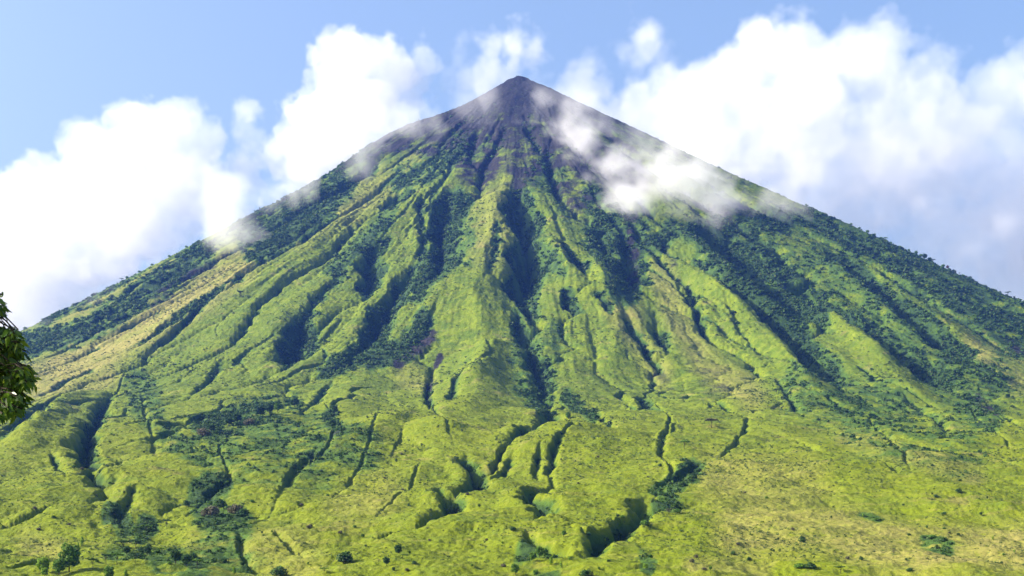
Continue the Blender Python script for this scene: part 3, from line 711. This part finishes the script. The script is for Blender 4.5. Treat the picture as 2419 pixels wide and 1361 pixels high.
def crown_lobes(kind):
    """(centre, radii) in a tree of height 1"""
    L = []
    if kind == "round":
        for k in range(11):
            a = k*2.4; h = 0.32+0.055*k; q = 0.20*math.sin(math.pi*min(1, (h-.2)/.8))**.7+.03
            L.append(((q*math.cos(a), q*math.sin(a), h), (0.17, 0.17, 0.13)))
        L.append(((0, 0, .62), (.24, .24, .24)))
    elif kind == "umbrella":
        for k in range(8):
            a = k*2.4; q = 0.10+0.36*(k/8)**.6
            L.append(((q*math.cos(a), q*math.sin(a), 0.88-.22*q+random.uniform(-.05, .05)), (0.19, 0.19, 0.055)))
    elif kind == "column":
        for k in range(7): L.append(((random.uniform(-.04, .04), random.uniform(-.04, .04), .2+.12*k), (.15*math.sin(math.pi*(.25+.1*k))+.03,)*2+(.11,)))
    elif kind == "bush":
        for k in range(7):
            a = k*2.4; q = .42*(k/7)**.5
            L.append(((q*math.cos(a), q*math.sin(a), .42+.2*random.random()-.3*q), (.27, .27, .33)))
    elif kind == "bare":
        for k in range(6):
            a = k*2.4; L.append(((.25*math.cos(a), .25*math.sin(a), .6+.06*k), (.15, .15, .12)))
    return L
def proto_tree(kind, leaf, nleaf):
    L = crown_lobes(kind); C = []; Nn = []; S = []
    ls = {"round": .042, "umbrella": .045, "column": .04, "bush": .075, "bare": .03}[kind]
    for c, r in L:
        n = nleaf//len(L); d = rand_dir(n); q = rng.uniform(.55, 1.05, (n, 1))**.6
        C.append(np.array(c)+d*np.array(r)*q); Nn.append(d*.7+rng.normal(size=(n, 3))*.6+np.array([0, 0, .35])); S.append(rng.uniform(.6, 1.3, n)*ls)
    V_, F_ = leaf_quads(np.vstack(C), np.vstack(Nn), np.concatenate(S))
    V_[:,2] = np.maximum(V_[:,2], .02)
    root = bpy.data.objects.new("tree", None); COL.objects.link(root)
    top = {"round": .6, "umbrella": .72, "column": .7, "bush": .3, "bare": .55}[kind]
    pr = [tube([(0,0,-.12),(0.01,0,.0),(.015,.01,top*.5),(0,.01,top)], [.036,.026,.02,.012])]
    for c, r in L[:6]:
        pr.append(tube([(0.01,0.01,top*.55),(c[0]*.5,c[1]*.5,(top*.6+c[2])*.5),(c[0]*.95,c[1]*.95,c[2])], [.013,.009,.004], 5))
    tv, tf = join(pr)
    mesh_obj("trunk", tv, tf, bark, root); mesh_obj("crown", V_, F_, LM[leaf], root)
    return root
PROTO = {}
def place_tree(kind, leaf, u, v, hpx, wide=1.0, label=None, group=None, cat="tree", pos=None):
    if pos is None:
        x, d = surf(u, v); z = grid_at(Z, x, d)
    else: x, d, z = pos
    h = hpx*d/FOC
    key = (kind, leaf)
    if key not in PROTO:
        r = PROTO[key] = proto_tree(kind, leaf, {"round": 1500, "umbrella": 900, "column": 700, "bush": 700, "bare": 260}[kind])
    else:
        src = PROTO[key]; r = src.copy(); COL.objects.link(r)
        for ch in src.children:
            c = ch.copy(); COL.objects.link(c); c.parent = r
    r.name = "shrub" if kind == "bush" else "tree"
    r.location = (x, d, z-.02*h); r.scale = (h*wide, h*wide, h); r.rotation_euler = (random.uniform(-.05, .05), random.uniform(-.05, .05), random.uniform(0, 6.28))
    tag(r, label, "shrub" if kind == "bush" else "tree", group)
    return r
Escan = (Z/Y)                                    # silhouette-aware search on the finished form
def surf(u, v):
    t = (u-CU)/FOC; e = (HV-v)/FOC; j = int(np.argmin(np.abs(tc-t)))
    col = Escan[:,j]; hit = np.nonzero(col >= e)[0]
    i = hit[0] if len(hit) else int(np.argmax(np.where(dr < 4600, col, -9)))
    return tc[j]*dr[i], dr[i]
def skyline(u):
    t = (u-CU)/FOC; j = int(np.argmin(np.abs(tc-t))); i = int(np.argmax(Escan[:,j])); return tc[j]*dr[i], dr[i], Z[i,j]
G1 = "trees at the foot of the slope in the left corner"
TREES = [
 ("round","green",163,1352,70,.95,"biggest round green tree at the bottom left, tallest of its clump",G1),
 ("round","green",140,1360,42,.95,"dark round tree directly left of the biggest tree at the bottom left",G1),
 ("round","bright",101,1356,40,1.05,"round light green tree leftmost in the bottom left clump",G1),
 ("round","bright",106,1364,24,1.0,"small bright tree in front of the leftmost round tree",G1),
 ("column","bright",194,1290,22,1.0,"narrow pale green tree at the lip of the dark left gully",G1),
 ("column","bright",184,1296,14,1.0,"tiny narrow tree beside the dark left gully",G1),
 ("umbrella","green",219,1345,30,.6,"slim flat-topped tree on open grass right of the biggest round tree",G1),
 ("round","green",258,1372,36,.9,"dark round tree cut by the bottom edge right of the corner clump",G1),
 ("column","bright",298,1366,20,1.2,"small cone shaped green tree at the bottom edge",G1),
 ("umbrella","green",322,1262,20,.9,None,None),("umbrella","green",345,1260,22,1.2,None,None),("umbrella","dark",393,1247,22,1.0,None,None),
 ("umbrella","dark",250,1335,28,.9,None,None),("umbrella","green",277,1336,32,.9,None,None),("umbrella","dark",318,1332,25,1.0,None,None),("round","dark",349,1312,22,1.2,None,None),
 ("umbrella","green",382,1308,16,1.0,None,None),("round","dark",415,1332,34,1.2,None,None),("round","dark",440,1338,30,1.1,None,None),("umbrella","green",465,1345,26,1.0,None,None),
 ("umbrella","dark",292,1300,24,1.5,None,None),("umbrella","dark",320,1296,24,1.5,None,None),("bush","dark",335,1305,16,1.4,None,None),("round","dark",300,1312,22,1.3,None,None),("bush","dark",455,1320,16,1.2,None,None),
 ("bush","dark",527,1330,16,1.4,None,None),("column","bright",553,1356,18,1.4,"bright little tree at the bottom edge, left of the dark hollow",None),
 ("round","dark",695,962,22,1.4,"wide dark tree alone on the left slope, casting its shadow to the right",None),
 ("round","dark",785,1012,22,1.2,None,None),("round","dark",792,978,22,1.0,None,None),("round","dark",696,1112,18,1.0,None,None),
 ("round","dark",615,985,30,1.2,None,None),("round","dark",635,978,26,1.2,None,None),("round","dark",560,1000,26,1.2,None,None),("round","dark",540,1006,22,1.2,None,None),("round","dark",500,1020,20,1.2,None,None),("bush","grey",480,1030,24,1.2,None,None),("bush","grey",590,1005,20,1.2,None,None),("round","green",655,975,22,1.0,None,None),
 ("bush","dark",815,1332,30,1.3,"big dark shrub in the hollow low on the left",None),("bush","dark",660,1362,26,1.4,None,None),("round","dark",940,1312,28,.9,None,None),("round","dark",912,1338,22,1.1,None,None),("umbrella","green",765,1356,16,1.3,None,None),("umbrella","dark",645,1294,10,1.3,None,None),
 ("bush","grey",500,1220,30,1.3,None,None),("bush","grey",555,1215,28,1.2,None,None),("bush","dark",520,1200,24,1.2,None,None),("bush","dark",575,1222,22,1.2,None,None),("round","green",497,1200,14,1.0,None,None),("bush","dark",440,1195,16,1.0,None,None),
 ("round","green",1216,1358,27,1.0,"bright round tree left of the dark hollow at the bottom centre",None),
 ("round","green",1275,1318,28,1.0,"tallest light green tree in the dark hollow at the bottom centre",None),("round","green",1260,1326,24,1.0,None,None),("round","green",1288,1318,24,1.0,None,None),("column","bright",1303,1336,21,1.2,"narrow pale tree standing out of the dark hollow at the bottom centre",None),("column","bright",1326,1343,15,1.2,None,None),("round","green",1266,1362,16,1.1,None,None),("round","bright",1345,1325,10,1,None,None),
 ("round","bright",1526,1348,16,1.1,"small bright tree in the little dark hollow right of the bottom centre gully",None),("bush","dark",1386,1364,18,1.6,None,None),("column","bright",1429,1283,9,1.2,None,None),("round","green",1679,1348,11,1,None,None),("round","green",1332,1268,15,1,None,None),("bush","green",1524,1242,16,1.3,None,None),("bare","grey",1580,1216,16,1.2,"grey leafless tree beside the winding gully",None),("bush","green",1600,1212,12,1.4,None,None),
 ("umbrella","green",1618,1062,24,1.0,"flat-topped tree above the winding gully on the right of centre",None),("umbrella","grey",1680,1012,24,1.2,"pale grey spreading tree on the upper grass right of centre",None),("round","green",1343,990,18,1,None,None),("round","dark",1310,985,14,1,None,None),("bush","dark",1638,1130,14,1.2,None,None),("bush","dark",1650,1118,14,1.2,None,None),("bush","dark",1610,1150,14,1.2,None,None),
 ("bush","green",1890,1345,16,1.6,None,None),("bush","dark",1915,1345,18,1.4,None,None),("umbrella","dark",1985,1356,20,1.2,"dark flat-topped tree at the bottom edge on the right",None),("bush","dark",2230,1281,12,1.4,None,None),("bush","green",2205,1272,10,1.6,None,None),("bush","green",2070,1232,10,1.3,None,None),("bare","grey",2110,1312,16,1.0,None,None),("bush","dark",1895,1282,18,1,None,None),("round","dark",2380,942,13,1.2,"small round dark tree on the lower right flank",None),("umbrella","dark",1835,932,14,1.1,None,None),("bush","dark",2265,1165,12,1.2,None,None),("bush","dark",2150,1350,10,1.4,None,None),
 ("umbrella","dark",568,702,15,1,"lone tree on the bright slope below the left mist",None),("umbrella","dark",675,640,10,1.3,None,None),
 ("umbrella","green",1305,1215,10,1,None,None),("bush","dark",1210,1255,12,1.2,None,None),("round","dark",270,1215,18,1.2,None,None),
]
sky_t = [(2381,12,"umbrella","dark","flat-topped tree lowest on the right skyline"),(2238,9,"round","red","reddish round tree standing alone on the right skyline"),(2204,10,"umbrella","dark","flat spreading tree on the right skyline above the reddish tree"),(2185,14,"round","dark","tallest dark tree on the right skyline"),(2092,9,"umbrella","green",None),(2146,7,"round","green",None),(2165,10,"round","green",None),(2227,8,"bush","green",None),(2257,6,"bare","grey",None),(2266,6,"bare","grey",None),(2395,6,"round","dark",None),(2067,8,"round","green",None),(2050,7,"bush","green",None),(2080,8,"bush","green",None),(2284,5,"bush","grey",None),(2105,6,"bush","green",None),(2030,6,"bush","green",None),(2010,6,"bush","green",None),(2125,7,"bush","green",None),(2175,9,"bush","green",None),(2195,9,"bush","green",None),
 (286,9,"umbrella","dark","dark tree highest on the left skyline"),(220,7,"bush","grey",None),(205,6,"bush","grey",None),(300,7,"bush","green",None),(330,6,"bush","green",None),(360,6,"bush","green",None),(400,6,"bush","green",None),(60,7,"bush","green",None),(100,7,"round","green",None),(125,6,"bush","green",None),(440,6,"bush","green",None),(850,6,"bush","green",None),(800,6,"bush","green",None),(770,6,"bush","green",None),(740,6,"bush","green",None)]
def plain(k, lf, u):
    what = {"round": "round leafy tree", "umbrella": "flat-topped tree", "column": "narrow tree", "bush": "leafy shrub", "bare": "leafless tree"}[k]
    tone = {"dark": "dark green", "green": "mid green", "bright": "bright green", "grey": "greyish", "red": "reddish"}[lf]
    return tone+" "+what, "left foot slope" if u < 600 else ("mid-left grass" if u < 1150 else ("central gullies" if u < 1650 else "right foot slope"))
ORD = ["leftmost", "second from left", "third from left", "fourth from left", "fifth from left", "sixth from left", "seventh from left", "eighth from left", "ninth from left"]
MATES = {}
for q in sorted(TREES, key=lambda q: q[2]):
    if q[6] is None: MATES.setdefault(plain(q[0], q[1], q[2]), []).append(q)
for (k, lf, u, v, h, wd, lab, grp) in TREES:
    if lab is None:
        kd, side = plain(k, lf, u); mt = MATES[(kd, side)]; i = [q[2:4] for q in mt].index((u, v))
        lab = f"{kd} on the {side}" + ("" if len(mt) == 1 else f", {ORD[i]} of {len(mt)}"); grp = f"{kd}s on the {side}"
    place_tree(k, lf, u, v, h, wd, lab, grp)
for (u, h, k, lf, lab) in sky_t:
    side = "right" if u > 1200 else "left"; what = {"round": "round tree", "umbrella": "flat tree", "bush": "low shrub", "bare": "leafless tree"}[k]
    tone = {"dark": "dark", "green": "green", "grey": "grey", "red": "red"}[lf]
    place_tree(k, lf, 0, 0, h, 1.1, lab or f"tiny {tone} {what} on the {side} skyline", None if lab else f"{tone} {what}s along the {side} skyline", pos=skyline(u))
# small trees dotted over the lower grass
for i in range(210):
    u = random.uniform(0, 2419); v = random.uniform(1000, 1355)
    k, lf = random.choice([("bush","dark"),("bush","green"),("bush","grey"),("round","green"),("round","dark"),("umbrella","green"),("bush","dark"),("column","bright")])
    what = {"round": "round tree", "umbrella": "flat-topped tree", "bush": "shrub", "column": "narrow tree"}[k]
    zone = "near the winding left gully" if u < 420 else "left of the central gullies" if u < 950 else "among the central gullies" if u < 1650 else "on the dry right foot slope" if v > 1180 else "below the shaded right ridges"
    lab = f"tiny {lf} {what} {zone}"
    place_tree(k, lf, u, v, random.uniform(5, 11)*(v-650)/650, random.uniform(.9, 1.4), lab, lab.replace(what, what+"s"))

# scrub that covers the shaded gullies and the upper slopes: nobody could count it
def scatter(name, n, dens, rmin, rmax, mat, label, nl=24, flat=.85, pw=1.0):
    us = rng.uniform(-0.44, 0.44, n*8); ds = 640+(4560-640)*rng.uniform(0, 1, n*8)**pw
    x = us*ds; w = grid_at(dens, x, ds); keep = rng.uniform(0, 1, n*8) < w
    x = x[keep][:n]; d = ds[keep][:n]; z = grid_at(Z, x, d); m = len(x)
    r = (rmin+(rmax-rmin)*rng.uniform(0, 1, m)**1.8)*np.clip(d/2300, .36, 1.4)
    dirs = rand_dir(m*nl).reshape(m, nl, 3); dirs[...,2] = np.abs(dirs[...,2])
    C = np.stack([x, d, z+.1*r], -1)[:,None,:] + dirs*r[:,None,None]*rng.uniform(.6, 1.1, (m, nl, 1))*np.array([1, 1, flat])
    Nn = dirs+rng.normal(size=dirs.shape)*.45
    V_, F_ = leaf_quads(C.reshape(-1, 3), Nn.reshape(-1, 3), np.repeat(r, nl)*rng.uniform(.3, .55, m*nl))
    o = mesh_obj(name, V_, F_, mat); tag(o, label, name, kind="stuff"); print(name, m); return o
vis = (np.abs(T) < 0.44) & (D < 4560)
scatter("scrub", 60000, np.where(vis, np.clip(veg_shade*1.25-.16, 0, 1)**1.5*(1-.8*rock)*(1-.25*sstep(.35, .6, TH))*(.25+.75*sstep(-.25, .2, fbm(X/60, Y/95, 83, 3))), 0), 1.3, 5.0, leaf_mat("scrub_foliage", [(0.011,0.033,0.010),(0.022,0.062,0.014),(0.042,0.092,0.018),(0.062,0.115,0.022),(0.07,0.095,0.034)]), "dark green scrub covering the gullies and upper slopes")
thin = np.where(vis, sstep(-.1, .5, fbm(X/150, Y/200, 81, 4))*.6*(1-rock)+.12, 0)
scatter("undergrowth", 60000, thin, .7, 2.4, leaf_mat("tussock", [(0.02,0.05,0.015),(0.04,0.08,0.02),(0.07,0.11,0.022),(0.10,0.11,0.04)]), "low tussocks and bushes dotted over the grass slopes", nl=12, pw=1.15)

# ------------------------------------------------------------------ the tree beside the viewer, reaching in from the left
FT = bpy.data.objects.new("tree", None); COL.objects.link(FT); FT.location = (-7.6, 13.6, -4.2)
tag(FT, "near tree with long drooping dark leaves reaching in at the left edge", "tree")
o0 = np.array(FT.location)
twigs = []; pr = []; rng = np.random.default_rng(21)
def w2(u, v, d): return at(u, v, d)-o0
trunk_path = [np.array((0, 0, -.5)), np.array((.1, 0, 1.5)), np.array((.05, .1, 3.4)), np.array((.25, .05, 5.2)), np.array((.2, 0, 7.4)), np.array((.3, 0, 9.0))]
pr.append(tube(trunk_path, [.24, .19, .16, .12, .07, .03], 10))
def limb(a, b, sag=.15, r=.05, n=6):
    P = [a+(b-a)*t+np.array((0, 0, sag*math.sin(math.pi*t)))+rng.normal(size=3)*.03*(0 < t < 1) for t in np.linspace(0, 1, n)]
    pr.append(tube(P, np.linspace(r, .008, n), 6)); return P
# leaf-bearing ends that show in the picture: (u, v) of the twig end
ends = []
edge_v = [700, 730, 755, 772, 783, 800, 830, 850, 880, 910, 940, 970, 1000]; edge_u = [4, 18, 16, -6, 46, 52, 50, 74, 78, 84, 72, 70, 40]
for k in range(170):
    v = float(rng.choice([716, 738, 800, 822, 862, 885, 915, 940, 965, 985]))+rng.normal()*7; um = np.interp(v, edge_v, edge_u)-8
    ends.append((um-abs(rng.normal())*42+4, v-14, 14+rng.normal()*.35))
for k in range(60): ends.append((rng.uniform(-420, -40), rng.uniform(560, 1080), 14+rng.normal()*.6))
main = [limb(trunk_path[3]*.9, w2(-60, 760, 14), .5, .03), limb(trunk_path[2], w2(-20, 885, 14), .35, .03), limb(trunk_path[2]*.9, w2(-50, 960, 13.9), .2, .03), limb(trunk_path[3], w2(-200, 650, 14), .4, .06)]
nodes_ = np.array([p for L_ in main for p in L_[2:]])
for (u, v, d) in ends:
    e = w2(u, v, d); q = nodes_[np.argmin(np.linalg.norm(nodes_-e, axis=1))]
    limb(q, e, .10, .004, 4); twigs.append((e, e-q))
for k in range(420):                                   # the rest of the crown, outside the frame
    a = rng.uniform(0, 6.28); rr_ = 2.1*math.sqrt(rng.uniform()); e = np.array((rr_*math.cos(a)-.2, rr_*math.sin(a), rng.uniform(4.6, 9.6)))
    if e[0]+o0[0] > -5.45: continue
    twigs.append((e, np.array((math.cos(a), math.sin(a), .2))))
    if k % 4 == 0: limb(trunk_path[3+(e[2] > 6.5)], e, .2, .03, 5)
tv, tf = join(pr); mesh_obj("trunk", tv, tf, bark, FT)
LV = []; LF = []; n0 = 0
for (e, dr_) in twigs:
    for j in range(int(rng.integers(10, 15))):
        h = rng.uniform(0, 6.28); drop = rng.uniform(-.1, 1.15)
        dv = np.array((math.cos(h)*math.cos(drop), math.sin(h)*math.cos(drop), -math.sin(drop)))
        ln = rng.uniform(.07, .12); wd = ln*rng.uniform(.18, .26)
        sd = np.cross(dv, rng.normal(size=3)); sd /= np.linalg.norm(sd); nn = np.cross(sd, dv)
        b = e - dr_/np.linalg.norm(dr_)*rng.uniform(0, .14) + rng.normal(size=3)*.02
        dn = np.array((0, 0, -1.0))
        c1 = b+dv*ln*.45+nn*wd*.3; c2 = b+dv*ln+dn*ln*.15
        LV += [b, b+dv*ln*.4+sd*wd, c2, c1, b+dv*ln*.4-sd*wd]
        LF += [(n0, n0+3, n0+2, n0+1), (n0, n0+4, n0+2, n0+3)]; n0 += 5
near_leaf = leaf_mat("near_leaf", [(0.03,0.065,0.012),(0.045,0.10,0.015),(0.07,0.14,0.018),(0.11,0.19,0.02),(0.19,0.26,0.028)], 0.45)
pb = near_leaf.node_tree.nodes["Principled BSDF"]; pb.inputs["Roughness"].default_value = .35; pb.inputs["Specular IOR Level"].default_value = .45
mesh_obj("crown", np.array(LV), np.array(LF), near_leaf, FT)
